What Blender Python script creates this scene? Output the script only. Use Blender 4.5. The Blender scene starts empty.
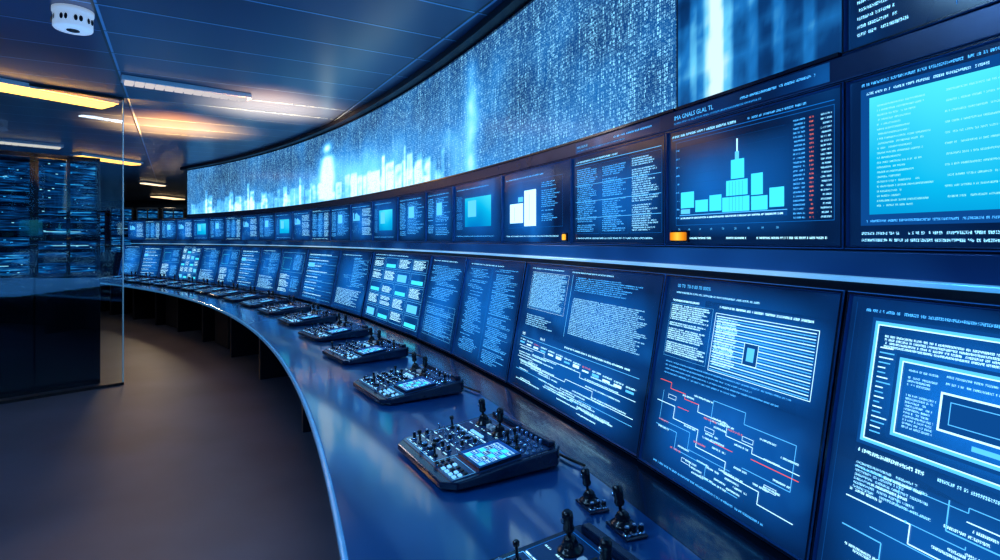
import bpy, math, random
from mathutils import Vector, Matrix, noise as mnoise
random.seed(7)
scene=bpy.context.scene
try:
    scene.view_settings.view_transform='Standard'
except Exception: pass
EYE=1.7
F=560.0
CX,CY=-21.57,-6.32
R=24.0
D2R=math.pi/180
def link(o): scene.collection.objects.link(o); return o
def P(th,r,z=0.0):
    a=th*D2R; return Vector((CX+r*math.cos(a),CY+r*math.sin(a),z))
def th_of_x(x,r=R):
    k=(x-500)/F
    a=k*k+1; b=-2*(k*CX+CY); c=CX*CX+CY*CY-r*r
    t=(-b+math.sqrt(b*b-4*a*c))/(2*a)
    return math.degrees(math.atan2(t-CY,t*k-CX))
def lin(c):
    c/=255.0
    return c/12.92 if c<=0.04045 else ((c+0.055)/1.055)**2.4
def srgb(r,g,b): return (lin(r),lin(g),lin(b),1.0)
# ---------------------------------------------------------------- materials
class NT:
    def __init__(s,name):
        s.m=bpy.data.materials.new(name); s.m.use_nodes=True
        s.t=s.m.node_tree; s.t.nodes.clear()
        s.out=s.t.nodes.new('ShaderNodeOutputMaterial')
    def n(s,typ): return s.t.nodes.new(typ)
    def L(s,a,b): s.t.links.new(a,b)
    def put(s,sock,v):
        if hasattr(v,'is_output'): s.L(v,sock)
        else: sock.default_value=v
    def M(s,op,a,b=None,c=None,clamp=False):
        n=s.n('ShaderNodeMath'); n.operation=op; n.use_clamp=clamp
        s.put(n.inputs[0],a)
        if b is not None: s.put(n.inputs[1],b)
        if c is not None: s.put(n.inputs[2],c)
        return n.outputs[0]
    def sep(s,v):
        n=s.n('ShaderNodeSeparateXYZ'); s.L(v,n.inputs[0]); return n.outputs
    def comb(s,x,y,z=0.0):
        n=s.n('ShaderNodeCombineXYZ'); s.put(n.inputs[0],x); s.put(n.inputs[1],y); s.put(n.inputs[2],z); return n.outputs[0]
    def wn(s,x,y):
        n=s.n('ShaderNodeTexWhiteNoise'); n.noise_dimensions='2D'; s.L(s.comb(x,y),n.inputs['Vector']); return n.outputs['Value']
    def noise(s,v,scale,detail=2.0,rough=0.5):
        n=s.n('ShaderNodeTexNoise'); s.L(v,n.inputs['Vector']); n.inputs['Scale'].default_value=scale
        n.inputs['Detail'].default_value=detail; n.inputs['Roughness'].default_value=rough; return n.outputs['Fac']
    def ramp(s,f,pts):
        n=s.n('ShaderNodeValToRGB'); s.L(f,n.inputs[0]); cr=n.color_ramp
        while len(cr.elements)<len(pts): cr.elements.new(0.5)
        for e,(p,c) in zip(cr.elements,pts): e.position=p; e.color=c
        return n.outputs[0]
    def mix(s,f,a,b):
        n=s.n('ShaderNodeMix'); n.data_type='RGBA'; s.put(n.inputs[0],f); s.put(n.inputs[6],a); s.put(n.inputs[7],b); return n.outputs[2]
    def uv(s): return s.n('ShaderNodeTexCoord').outputs['UV']
    def obj(s): return s.n('ShaderNodeTexCoord').outputs['Object']
    def surf(s,sh): s.L(sh,s.out.inputs[0]); return s.m
def pbr(name,col,rough=0.5,metal=0.0,var=0.0,scale=8.0,bump=0.0,emis=None,es=0.0,spec=0.5,bscale=60,coat=0.0):
    t=NT(name); b=t.n('ShaderNodeBsdfPrincipled')
    b.inputs['Roughness'].default_value=rough; b.inputs['Metallic'].default_value=metal
    b.inputs['Specular IOR Level'].default_value=spec
    b.inputs['Coat Weight'].default_value=coat; b.inputs['Coat Roughness'].default_value=.1
    o=t.obj(); nz=t.noise(o,scale,3)
    c2=tuple(min(1,x*(1+var)+0.002) for x in col[:3])+(1,)
    c1=tuple(x*(1-var) for x in col[:3])+(1,)
    t.L(t.ramp(nz,[(0.3,c1),(0.7,c2)]),b.inputs['Base Color'])
    if bump:
        bn=t.n('ShaderNodeBump'); bn.inputs['Strength'].default_value=bump; bn.inputs['Distance'].default_value=0.002
        t.L(t.noise(o,bscale,2),bn.inputs['Height']); t.L(bn.outputs[0],b.inputs['Normal'])
    if emis: b.inputs['Emission Color'].default_value=emis; b.inputs['Emission Strength'].default_value=es
    return t.surf(b.outputs[0])
def emit(name,col,s=1.0):
    t=NT(name); e=t.n('ShaderNodeEmission'); e.inputs[0].default_value=col; e.inputs[1].default_value=s
    return t.surf(e.outputs[0])
def glyph(name,col,s,thr=0.45,space=0.14,lead=0.68):
    t=NT(name); u,v,_=t.sep(t.uv())
    m=t.M('GREATER_THAN',t.wn(t.M('FLOOR',t.M('MULTIPLY',u,4.0)),t.M('FLOOR',t.M('MULTIPLY',v,7.0))),thr)
    m=t.M('MULTIPLY',m,t.M('LESS_THAN',t.M('FRACT',u),0.78))
    m=t.M('MULTIPLY',m,t.M('LESS_THAN',t.M('FRACT',v),lead))
    m=t.M('MULTIPLY',m,t.M('GREATER_THAN',t.wn(t.M('FLOOR',u),t.M('ADD',t.M('FLOOR',v),77.3)),space))
    e=t.n('ShaderNodeEmission'); e.inputs[0].default_value=col; e.inputs[1].default_value=s
    tr=t.n('ShaderNodeBsdfTransparent'); mx=t.n('ShaderNodeMixShader')
    t.L(m,mx.inputs[0]); t.L(tr.outputs[0],mx.inputs[1]); t.L(e.outputs[0],mx.inputs[2])
    return t.surf(mx.outputs[0])
def halo_mat(name,col,s):
    """soft glow patch painted behind screen graphics in place of bloom"""
    t=NT(name); u,v,_=t.sep(t.uv())
    def fall(x):
        d=t.M('ABSOLUTE',t.M('SUBTRACT',t.M('MULTIPLY',x,2.0),1.0)); return t.M('SUBTRACT',1.0,t.M('POWER',d,2.0))
    f=t.M('MULTIPLY',t.M('MULTIPLY',fall(u),fall(v)),s)
    e=t.n('ShaderNodeEmission'); e.inputs[0].default_value=col; t.L(f,e.inputs[1])
    tr=t.n('ShaderNodeBsdfTransparent'); ad=t.n('ShaderNodeAddShader')
    t.L(e.outputs[0],ad.inputs[0]); t.L(tr.outputs[0],ad.inputs[1])
    return t.surf(ad.outputs[0])
def screen_bg(name,c1,c2,c3,strength=1.0,scale=2.4):
    t=NT(name); b=t.n('ShaderNodeBsdfPrincipled')
    b.inputs['Base Color'].default_value=(0.003,0.010,0.025,1); b.inputs['Roughness'].default_value=0.16
    b.inputs['Specular IOR Level'].default_value=0.4
    g=t.n('ShaderNodeNewGeometry').outputs['Position']
    t.L(t.ramp(t.noise(g,scale,2.5),[(0.32,c1),(0.6,c2),(0.8,c3)]),b.inputs['Emission Color'])  # brighter noise patches painted in to stand for screen bloom
    b.inputs['Emission Strength'].default_value=strength
    return t.surf(b.outputs[0])
MS={}
MS['bg']=screen_bg('screen_navy',srgb(2,20,56),srgb(5,48,106),srgb(18,102,184))
MS['bg2']=screen_bg('screen_deep_navy',srgb(2,15,44),srgb(4,34,78),srgb(8,66,128))
MS['white']=emit('graphic_white',srgb(175,230,255),2.0)
MS['pale']=emit('graphic_pale_blue',srgb(80,182,252),1.6)
MS['blue']=emit('graphic_mid_blue',srgb(18,112,205),1.2)
MS['dim']=emit('graphic_dim_blue',srgb(12,76,150),1.0)
MS['dark']=emit('graphic_dark_blue',srgb(3,20,50),1.0)
MS['red']=emit('graphic_red',srgb(245,95,80),1.3)
MS['cyan']=emit('graphic_cyan',srgb(60,208,250),1.6)
MS['gw']=glyph('glyph_white',srgb(135,212,255),2.0)
MS['gp']=glyph('glyph_pale',srgb(70,172,252),1.9)
MS['gb']=glyph('glyph_blue',srgb(45,145,232),1.4)
MS['gr']=glyph('glyph_red',srgb(245,120,95),1.3)
MS['gs']=glyph('glyph_solid',srgb(165,230,255),2.1,thr=0.34,space=0.1,lead=0.7)
MS['gc']=glyph('glyph_faint_on_cyan',srgb(150,245,252),1.15,thr=0.4,space=0.12,lead=0.7)
MS['halo']=halo_mat('painted_bloom',srgb(20,130,240),.42)  # painted glow around the graphics, stands in for bloom
def cyanwin():
    t=NT('cyan_window'); e=t.n('ShaderNodeEmission')
    g=t.n('ShaderNodeNewGeometry').outputs['Position']
    z=t.sep(g)[2]
    f=t.M('ADD',t.M('MULTIPLY',t.noise(g,2.5,1),0.4),t.M('MULTIPLY',t.M('SUBTRACT',z,1.68),1.0))
    t.L(t.ramp(f,[(0.22,srgb(0,110,190)),(0.44,srgb(8,178,228)),(0.75,srgb(85,235,248))]),e.inputs[0])
    e.inputs[1].default_value=1.2
    return t.surf(e.outputs[0])
MS['cw']=cyanwin()
SK=list(MS.keys()); SI={k:i for i,k in enumerate(SK)}
def painted_mat(name,rain,strength):
    """display whose soft picture is stored as colour attribute; fine character rain on top"""
    t=NT(name); at=t.n('ShaderNodeAttribute'); at.attribute_name='picture'
    col=at.outputs['Color']
    if rain:
        u,v,_=t.sep(t.uv())
        cs=62.0
        cu=t.M('MULTIPLY',u,cs); cv=t.M('MULTIPLY',v,cs*0.8)
        m=t.M('GREATER_THAN',t.wn(t.M('FLOOR',t.M('MULTIPLY',cu,3.0)),t.M('FLOOR',t.M('MULTIPLY',cv,4.0))),0.42)
        m=t.M('MULTIPLY',m,t.M('LESS_THAN',t.M('FRACT',cu),0.8))
        m=t.M('MULTIPLY',m,t.M('LESS_THAN',t.M('FRACT',cv),0.8))
        cell=t.wn(t.M('FLOOR',cu),t.M('FLOOR',cv))
        colw=t.wn(t.M('FLOOR',cu),3.7)
        colb=t.noise(t.comb(t.M('MULTIPLY',t.M('FLOOR',cu),1.3),t.M('MULTIPLY',v,2.6)),1.0,1)
        br=t.M('MULTIPLY',t.M('ADD',t.M('POWER',cell,1.5),0.12),t.M('MULTIPLY',t.M('POWER',colb,1.3),t.M('ADD',1.9,t.M('MULTIPLY',t.M('POWER',colw,4.0),3.0))))
        f=t.M('MULTIPLY',m,t.M('MULTIPLY',br,at.outputs['Alpha']),clamp=True)
        col=t.mix(f,col,srgb(128,206,248))
    e=t.n('ShaderNodeEmission'); t.L(col,e.inputs[0]); e.inputs[1].default_value=strength
    gl=t.n('ShaderNodeBsdfGlossy'); gl.inputs[0].default_value=(0.02,0.02,0.02,1); gl.inputs['Roughness'].default_value=0.2
    ad=t.n('ShaderNodeAddShader'); t.L(e.outputs[0],ad.inputs[0]); t.L(gl.outputs[0],ad.inputs[1])
    return t.surf(ad.outputs[0])
bezel_m=pbr('bezel_black_blue',srgb(8,26,56),0.2,0.3,0.2,coat=.4)
bezel_l=pbr('bezel_blue_metal',srgb(50,125,200),0.3,0.6,0.15)
black_m=pbr('black_plastic',srgb(12,16,24),0.4,0.0,0.2)
console_m=pbr('console_dark_plastic',srgb(14,34,66),0.18,0.2,0.2,bump=0.1,coat=.4)
knob_m=pbr('knob_black_rubber',srgb(12,22,38),0.22)
chrome_m=pbr('brushed_steel',srgb(165,205,240),0.2,0.9,0.1)
butw_m=pbr('button_pale',srgb(150,190,225),0.4,0,0.1,emis=srgb(120,205,255),es=1.0)
white_m=pbr('white_plastic',srgb(225,230,238),0.4,0,0.03)
# ---------------------------------------------------------------- mesh helpers
class MB:
    def __init__(s): s.v=[];s.f=[];s.uv=[];s.mi=[]
    def poly(s,pts,mi=0,uvs=None):
        b=len(s.v); s.v+= [tuple(p) for p in pts]; s.f.append(tuple(range(b,b+len(pts))))
        s.uv.append(uvs or [(0,0)]*len(pts)); s.mi.append(mi)
    def box(s,x0,y0,z0,x1,y1,z1,mi=0):
        v=[(x0,y0,z0),(x1,y0,z0),(x1,y1,z0),(x0,y1,z0),(x0,y0,z1),(x1,y0,z1),(x1,y1,z1),(x0,y1,z1)]
        s.solid(v,[(0,3,2,1),(4,5,6,7),(0,1,5,4),(1,2,6,5),(2,3,7,6),(3,0,4,7)],mi)
    def solid(s,v,fs,mi=0):
        b=len(s.v); s.v+=v
        for f in fs: s.f.append(tuple(i+b for i in f)); s.uv.append([(0,0)]*len(f)); s.mi.append(mi)
    def lathe(s,prof,cx=0,cy=0,cz=0,n=20,mi=0):
        b=len(s.v)
        for (r,z) in prof:
            for i in range(n):
                a=2*math.pi*i/n; s.v.append((cx+r*math.cos(a),cy+r*math.sin(a),cz+z))
        for k in range(len(prof)-1):
            for i in range(n):
                j=(i+1)%n
                s.f.append((b+k*n+i,b+k*n+j,b+(k+1)*n+j,b+(k+1)*n+i)); s.uv.append([(0,0)]*4); s.mi.append(mi)
        s.f.append(tuple(b+i for i in reversed(range(n)))); s.uv.append([(0,0)]*n); s.mi.append(mi)
        e=b+(len(prof)-1)*n
        s.f.append(tuple(e+i for i in range(n))); s.uv.append([(0,0)]*n); s.mi.append(mi)
    def tube(s,pts,r,n=8,mi=0):
        b=len(s.v); pts=[Vector(p) for p in pts]
        for i,p in enumerate(pts):
            d=(pts[min(i+1,len(pts)-1)]-pts[max(i-1,0)]).normalized()
            a=d.cross(Vector((0,0,1)));
            if a.length<1e-3: a=d.cross(Vector((1,0,0)))
            a.normalize(); c=d.cross(a)
            for k in range(n):
                q=2*math.pi*k/n; s.v.append(tuple(p+a*r*math.cos(q)+c*r*math.sin(q)))
        for i in range(len(pts)-1):
            for k in range(n):
                j=(k+1)%n; s.f.append((b+i*n+k,b+i*n+j,b+(i+1)*n+j,b+(i+1)*n+k)); s.uv.append([(0,0)]*4); s.mi.append(mi)
    def mesh(s,name,mats,smooth=False):
        me=bpy.data.meshes.new(name); me.from_pydata(s.v,[],s.f)
        ul=me.uv_layers.new(name='UVMap')
        for p,us in zip(me.polygons,s.uv):
            for k,li in enumerate(p.loop_indices): ul.data[li].uv=us[k]
        for m in mats: me.materials.append(m)
        me.polygons.foreach_set('material_index',s.mi)
        if smooth:
            me.polygons.foreach_set('use_smooth',[len(p.vertices)==4 for p in me.polygons])
        me.update(); return me
def obj(name,me,parent=None,loc=None,bevel=0,seg=2):
    o=bpy.data.objects.new(name,me); link(o)
    if parent: o.parent=parent
    if loc is not None: o.location=loc
    if bevel:
        m=o.modifiers.new('bevel','BEVEL'); m.width=bevel; m.segments=seg; m.limit_method='ANGLE'; m.angle_limit=0.7
    return o
def empty(name,loc,rot=(0,0,0),label=None,cat=None,group=None):
    o=bpy.data.objects.new(name,None); o.empty_display_size=0.1; link(o); o.location=loc; o.rotation_euler=rot
    if label: o['label']=label
    if cat: o['category']=cat
    if group: o['group']=group
    return o
def arcbox(mb,t0,t1,r0,r1,z0,z1,step=0.5,mi=0):
    n=max(1,int(math.ceil((t1-t0)/step)))
    b=len(mb.v)
    for i in range(n+1):
        t=t0+(t1-t0)*i/n
        for (r,z) in ((r0,z0),(r1,z0),(r1,z1),(r0,z1)): mb.v.append(tuple(P(t,r,z)))
    for i in range(n):
        a=b+i*4; c=a+4
        for k in range(4):
            j=(k+1)%4
            mb.f.append((a+k,c+k,c+j,a+j)); mb.mi.append(mi); mb.uv.append([(0,0)]*4)
    mb.f.append((b,b+1,b+2,b+3)); mb.mi.append(mi); mb.uv.append([(0,0)]*4)
    e=b+n*4
    mb.f.append((e+3,e+2,e+1,e)); mb.mi.append(mi); mb.uv.append([(0,0)]*4)
def arc_obj(name,t0,t1,r0,r1,z0,z1,mat,bevel=0):
    mb=MB(); arcbox(mb,t0,t1,r0,r1,z0,z1)
    return obj(name,mb.mesh(name,[mat]),bevel=bevel)
# ---------------------------------------------------------------- graphics builder
_fc={}
def text_geo(s):
    if s in _fc: return _fc[s]
    c=bpy.data.curves.new('tmp','FONT'); c.body=s; c.size=1.0; c.resolution_u=2
    o=bpy.data.objects.new('tmp',c); link(o)
    bpy.context.view_layer.update()
    dg=bpy.context.evaluated_depsgraph_get(); me=bpy.data.meshes.new_from_object(o.evaluated_get(dg))
    r=([tuple(v.co) for v in me.vertices],[tuple(p.vertices) for p in me.polygons])
    bpy.data.objects.remove(o); bpy.data.meshes.remove(me); bpy.data.curves.remove(c)
    _fc[s]=r; return r
TS=0.70; LS=0.5
class G(MB):
    """x right, z up in metres, picture plane faces -Y"""
    def rect(s,x0,z0,x1,z1,m,l=1,uv=None):
        y=-0.0009*l
        s.poly([(x0,y,z0),(x1,y,z0),(x1,y,z1),(x0,y,z1)],SI[m],uv)
    def halo(s,x0,z0,x1,z1): s.rect(x0,z0,x1,z1,'halo',0.5,[(0,0),(1,0),(1,1),(0,1)])
    def frame(s,x0,z0,x1,z1,t,m,l=1):
        t=max(t*LS,.0009)
        s.rect(x0,z0,x1,z0+t,m,l); s.rect(x0,z1-t,x1,z1,m,l); s.rect(x0,z0+t,x0+t,z1-t,m,l); s.rect(x1-t,z0+t,x1,z1-t,m,l)
    def line(s,x0,z0,x1,z1,t,m,l=1):
        t=max(t*LS,.0009)
        d=Vector((x1-x0,z1-z0))
        if d.length<1e-6: return
        d.normalize(); nx,nz=-d.y*t/2,d.x*t/2; y=-0.0009*l
        s.poly([(x0-nx,y,z0-nz),(x1-nx,y,z1-nz),(x1+nx,y,z1+nz),(x0+nx,y,z0+nz)],SI[m])
    def tl(s,x,z,w,h,m='gp',l=2):
        h*=TS
        n=w/(h*0.62); u=random.randint(0,400); v=random.randint(0,400)
        s.rect(x,z,x+w,z+h/0.68,m,l,[(u,v),(u+n,v),(u+n,v+1),(u,v+1)])
    def block(s,x0,z0,x1,z1,h,m='gp',pitch=1.7,fill=0.75,l=2,ind=0.0):
        z=z1-h
        while z>=z0:
            if random.random()<0.93:
                i=random.choice([0,0,1,2])*ind*(x1-x0)
                s.tl(x0+i,z,(x1-x0-i)*(fill+(1-fill)*random.random()) ,h,m,l)
            z-=h*pitch*TS
    def text(s,x,z,size,st,m='white',l=2,sx=1.0):
        vs,fs=text_geo(st); y=-0.0009*l
        s.solid([(x+a*size*sx,y,z+b*size) for a,b,c in vs],fs,SI[m])
    def wave(s,x0,z0,x1,z1,n,m='white',t=0.002,l=2):
        px,pz=x0,z0+(z1-z0)*random.random()
        for i in range(1,n+1):
            x=x0+(x1-x0)*i/n; z=z0+(z1-z0)*random.random(); s.line(px,pz,x,z,t,m,l); px,pz=x,z
    def circuit(s,x0,z0,x1,z1,n,m,t=0.002,l=2):
        for i in range(n):
            x=random.uniform(x0,x1-0.1*(x1-x0)); z=random.uniform(z0,z1); a=random.uniform(0.12,0.4)*(x1-x0); b=random.uniform(-0.3,0.3)*(z1-z0)
            xe=min(x1,x+a); ze=max(z0,min(z1,z+b)); mm=m[random.randrange(len(m))]
            s.line(x,z,xe,z,t,mm,l); s.line(xe,z,xe,ze,t,mm,l)
            if random.random()<0.6: s.line(xe,ze,min(x1,xe+a*0.6),ze,t,mm,l)
            if random.random()<0.5: s.rect(x-0.003,z-0.003,x+0.003,z+0.003,mm,l+1)
    def path(s,X,Z,pts,t,m,l=3):
        for a,b in zip(pts,pts[1:]): s.line(X(a[0]),Z(a[1]),X(b[0]),Z(b[1]),t,m,l)
    def bars(s,x0,z0,x1,z1,n,m='pale',l=2):
        w=(x1-x0)/n
        for i in range(n):
            s.rect(x0+i*w,z0,x0+(i+0.85)*w,z0+(z1-z0)*random.uniform(0.15,.9),m,l)
def mid_content(kind,w,h):
    g=G(); g.rect(0,0,w,h,'bg2' if kind in(0,1,2,6) else 'bg',0)
    X=lambda a:a*w
    Z=lambda a:a*h
    if kind==0:
        g.rect(X(.045),Z(.12),X(.985),Z(.94),'dim',1)
        g.rect(X(.08),Z(.185),X(.95),Z(.88),'cw',2)
        g.tl(X(.07),Z(.90),X(.4),.010,'gw',3)
        for k in range(22):
            z=Z(.23+.028*k)
            g.tl(X(.11),z,X(random.uniform(.08,.2)),.007,'gc',3)
            if k%2: g.tl(X(.34),z,X(random.uniform(.1,.4)),.007,'gc',3)
        g.tl(X(.07),Z(.14),X(.8),.009,'gp',3)
        g.tl(X(.05),Z(.957),X(.5),.011,'gp')
        for z in (.025,.065): g.tl(X(.05),Z(z),X(.85),.011,'gw')
    elif kind==1:
        g.halo(X(.0),Z(.05),X(.9),Z(.85))
        g.tl(X(.03),Z(.945),X(.45),.014,'gw',2); g.tl(X(.55),Z(.945),X(.3),.011,'gp',2)
        g.rect(X(.03),Z(.925),X(.97),Z(.93),'blue',1)
        g.frame(X(.06),Z(.16),X(.97),Z(.9),.0025,'blue',1)
        g.rect(X(.09),Z(.205),X(.76),Z(.245),'dim',2); g.rect(X(.09),Z(.245),X(.76),Z(.25),'pale',2)
        for a,b,z0,z1,m in [(.10,.20,.31,.45,'cyan'),(.10,.17,.26,.30,'pale'),(.21,.30,.27,.37,'cyan'),(.31,.39,.27,.40,'cyan'),(.395,.56,.255,.37,'cyan'),(.42,.55,.38,.50,'cyan'),(.45,.53,.51,.66,'cyan'),(.57,.66,.255,.36,'cyan'),(.57,.635,.37,.53,'cyan'),(.67,.745,.27,.41,'cyan')]:
            g.rect(X(a),Z(z0),X(b),Z(z1),m,2)
        for a in (.44,.46,.48,.50,.52): g.rect(X(a),Z(.26),X(a)+.0012,Z(.49),'blue',3)
        g.rect(X(.476),Z(.66),X(.50),Z(.72),'pale',3); g.rect(X(.485),Z(.72),X(.492),Z(.82),'white',3)
        for z in (.28,.36,.44,.52,.6,.68,.76,.84): g.rect(X(.1),Z(z),X(.75),Z(z)+.0006,'dim',1)
        for i in range(9): g.tl(X(.065),Z(.22+.075*i),X(.025),.009,'gp',3)
        g.tl(X(.1),Z(.215),X(.64),.009,'gs',3)
        for i in range(24):
            z=Z(.18+.029*i)
            g.tl(X(.79),z,X(.055),.008,'gp',3); g.tl(X(.865),z,X(.018),.007,'gr',3); g.tl(X(.915),z,X(.045),.008,'gw',3)
        for i in range(9): g.text(X(.08+.078*i),Z(.115),.011,['28','40','19','10','T3'][i%5],'pale',2)
        g.tl(X(.12),Z(.04),X(.2),.010,'gs'); g.tl(X(.42),Z(.04),X(.12),.010,'gs'); g.tl(X(.6),Z(.04),X(.34),.010,'gs')
    elif kind==2:
        g.halo(0,Z(.05),X(1),Z(.9))
        g.tl(X(.05),Z(.93),X(.5),.013,'gw'); g.rect(X(.03),Z(.91),X(.97),Z(.915),'pale',1)
        for a,b in ((.04,.34),(.36,.66),(.68,.97)):
            g.frame(X(a),Z(.1),X(b),Z(.88),.0015,'blue',1)
            g.block(X(a+.02),Z(.12),X(b-.02),Z(.86),.009,'gp' if a<.5 else 'gw',1.7,.6,2)
        for z in (.28,.47,.66): g.rect(X(.04),Z(z),X(.97),Z(z)+.002,'pale',3)
        g.tl(X(.05),Z(.04),X(.85),.011,'gw')
    elif kind==3:
        g.halo(0,0,X(.8),Z(1))
        g.tl(X(.05),Z(.9),X(.6),.012,'gp')
        g.frame(X(.1),Z(.2),X(.9),Z(.85),.002,'blue',1)
        g.rect(X(.12),Z(.27),X(.34),Z(.55),'white',2); g.rect(X(.36),Z(.22),X(.54),Z(.72),'white',2); g.rect(X(.26),Z(.57),X(.34),Z(.64),'pale',2)
        g.rect(X(.2),Z(.3),X(.203),Z(.5),'blue',3); g.rect(X(.44),Z(.3),X(.443),Z(.66),'blue',3)
        g.block(X(.62),Z(.25),X(.88),Z(.8),.009,'gp',2,.5)
        g.tl(X(.05),Z(.07),X(.8),.011,'gw')
    elif kind==4:
        g.halo(0,0,X(1),Z(1))
        g.tl(X(.05),Z(.9),X(.7),.012,'gp')
        g.rect(X(.25),Z(.25),X(.8),Z(.75),'cw',2); g.rect(X(.32),Z(.42),X(.5),Z(.7),'pale',3)
        g.block(X(.05),Z(.2),X(.2),Z(.8),.01,'gb'); g.tl(X(.05),Z(.08),X(.8),.01,'gp')
    elif kind==5:
        g.halo(0,0,X(1),Z(1))
        g.tl(X(.05),Z(.9),X(.8),.012,'gp'); g.frame(X(.06),Z(.5),X(.46),Z(.85),.002,'pale',1); g.bars(X(.1),Z(.54),X(.42),Z(.8),7,'pale')
        g.block(X(.52),Z(.15),X(.94),Z(.85),.012,'gw',2); g.wave(X(.06),Z(.15),X(.46),Z(.42),9,'pale',.003)
    elif kind==6:
        g.halo(0,0,X(1),Z(1))
        g.tl(X(.05),Z(.9),X(.8),.012,'gp'); g.block(X(.06),Z(.1),X(.3),Z(.85),.012,'gp',2); g.block(X(.36),Z(.1),X(.94),Z(.85),.010,'gp',2.2,.5)
        g.rect(X(.4),Z(.5),X(.6),Z(.75),'pale',3)
    return g
def low_content(kind,w,h):
    g=G(); g.rect(0,0,w,h,'bg',0)
    X=lambda a:a*w
    Z=lambda a:a*h
    if kind==0:
        g.halo(X(.02),Z(.42),X(1),Z(1)); g.halo(X(.05),Z(.5),X(1),Z(.95)); g.halo(X(.1),Z(.5),X(1),Z(.88)); g.halo(0,0,X(1),Z(.5))
        g.tl(X(.06),Z(.95),X(.55),.011,'gp')
        g.rect(X(.02),Z(.02),X(.022),Z(.98),'dim',1)
        g.frame(X(.088),Z(.488),X(.992),Z(.932),.040,'dim',0.8)
        g.frame(X(.10),Z(.50),X(.98),Z(.92),.020,'pale',1)
        g.frame(X(.111),Z(.510),X(.97),Z(.910),.006,'white',2)
        g.block(X(.14),Z(.83),X(.9),Z(.89),.008,'gs',1.6,.85)
        g.frame(X(.188),Z(.538),X(.962),Z(.822),.040,'dim',1.5)
        g.frame(X(.20),Z(.55),X(.95),Z(.81),.020,'pale',2)
        g.frame(X(.211),Z(.560),X(.94),Z(.80),.006,'white',3)
        g.rect(X(.34),Z(.61),X(.68),Z(.73),'dim',3); g.frame(X(.34),Z(.61),X(.68),Z(.73),.010,'white',4)
        g.frame(X(.37),Z(.635),X(.65),Z(.705),.004,'pale',4)
        g.rect(X(.44),Z(.58),X(.60),Z(.595),'pale',4); g.rect(X(.72),Z(.60),X(.80),Z(.64),'pale',4)
        g.block(X(.235),Z(.58),X(.33),Z(.78),.0075,'gw',1.7,.7,3)
        g.block(X(.71),Z(.66),X(.92),Z(.78),.0075,'gw',1.7,.7,3)
        g.block(X(.35),Z(.745),X(.66),Z(.785),.0075,'gw',1.6,.8,3)
        for a in range(18): g.rect(X(.13),Z(.54+.017*a),X(.15+.035*random.random()),Z(.544+.017*a),'white' if a%2 else 'pale',3)
        g.tl(X(.1),Z(.46),X(.22),.013,'gs'); g.tl(X(.36),Z(.46),X(.5),.011,'gw')
        g.block(X(.10),Z(.33),X(.36),Z(.43),.009,'gw',1.7,.5,3)
        g.path(X,Z,[(.08,.3),(.3,.3),(.3,.24),(.55,.24),(.55,.2),(.95,.2)],.006,'white')
        g.path(X,Z,[(.08,.2),(.22,.2),(.22,.14),(.5,.14),(.5,.1),(.95,.1)],.006,'pale')
        g.path(X,Z,[(.4,.42),(.4,.33),(.9,.33),(.9,.14)],.006,'pale')
        g.path(X,Z,[(.45,.38),(.62,.38),(.62,.27),(.82,.27),(.82,.06)],.005,'white')
        g.circuit(X(.08),Z(.05),X(.94),Z(.42),18,['pale','white'],.004)
        for a in range(36): g.tl(X(.08+.75*random.random()),Z(.04+.38*random.random()),X(.12),.009,'gs',3)
    elif kind==1:
        g.halo(0,Z(.5),X(1),Z(1)); g.halo(0,Z(0),X(1),Z(.55)); g.halo(X(.3),Z(.5),X(1),Z(.9))
        g.text(X(.08),Z(.952),.020,'00 T0  TII 0 00 70 000%','pale',2)
        g.tl(X(.08),Z(.92),X(.55),.010,'gw')
        g.tl(X(.06),Z(.875),X(.2),.011,'gs'); g.tl(X(.4),Z(.875),X(.5),.011,'gs')
        g.frame(X(.05),Z(.58),X(.36),Z(.865),.0015,'pale',1)
        g.block(X(.06),Z(.59),X(.35),Z(.86),.0075,'gs',1.55,.8)
        g.frame(X(.38),Z(.57),X(.93),Z(.85),.004,'white',1)
        for i in range(22):
            z=Z(.577+.0122*i); g.rect(X(.39),z,X(.92),z+.0028,'white' if i%2 else 'pale',2)
        g.rect(X(.58),Z(.64),X(.66),Z(.74),'dim',3); g.frame(X(.58),Z(.64),X(.66),Z(.74),.004,'white',4); g.rect(X(.60),Z(.66),X(.64),Z(.72),'pale',4)
        g.block(X(.40),Z(.60),X(.54),Z(.83),.0075,'gs',1.6,.8,4)
        for z in (.55,.53,.51,.49): g.tl(X(.08),Z(z),X(.8*random.uniform(.6,1)),.0075,'gp')
        g.path(X,Z,[(.06,.45),(.15,.45),(.15,.42),(.26,.42),(.26,.395),(.36,.395)],.0048,'red')
        g.path(X,Z,[(.36,.395),(.36,.36),(.55,.36),(.55,.31),(.70,.31),(.70,.285),(.93,.285)],.0045,'white')
        g.path(X,Z,[(.70,.262),(.93,.262)],.0048,'red'); g.path(X,Z,[(.22,.345),(.30,.345)],.004,'red'); g.path(X,Z,[(.46,.255),(.6,.255)],.004,'red')
        g.path(X,Z,[(.06,.34),(.2,.34),(.2,.28),(.38,.28),(.38,.20),(.57,.20),(.57,.15),(.76,.15),(.76,.1),(.93,.1)],.005,'white')
        g.path(X,Z,[(.45,.33),(.45,.44),(.64,.44),(.64,.39),(.9,.39),(.9,.21),(.66,.21)],.0042,'pale')
        g.path(X,Z,[(.08,.22),(.24,.22),(.24,.14),(.46,.14),(.46,.08),(.66,.08)],.0042,'pale')
        g.path(X,Z,[(.10,.40),(.10,.25),(.33,.25),(.33,.17),(.6,.17)],.0035,'pale')
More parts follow.
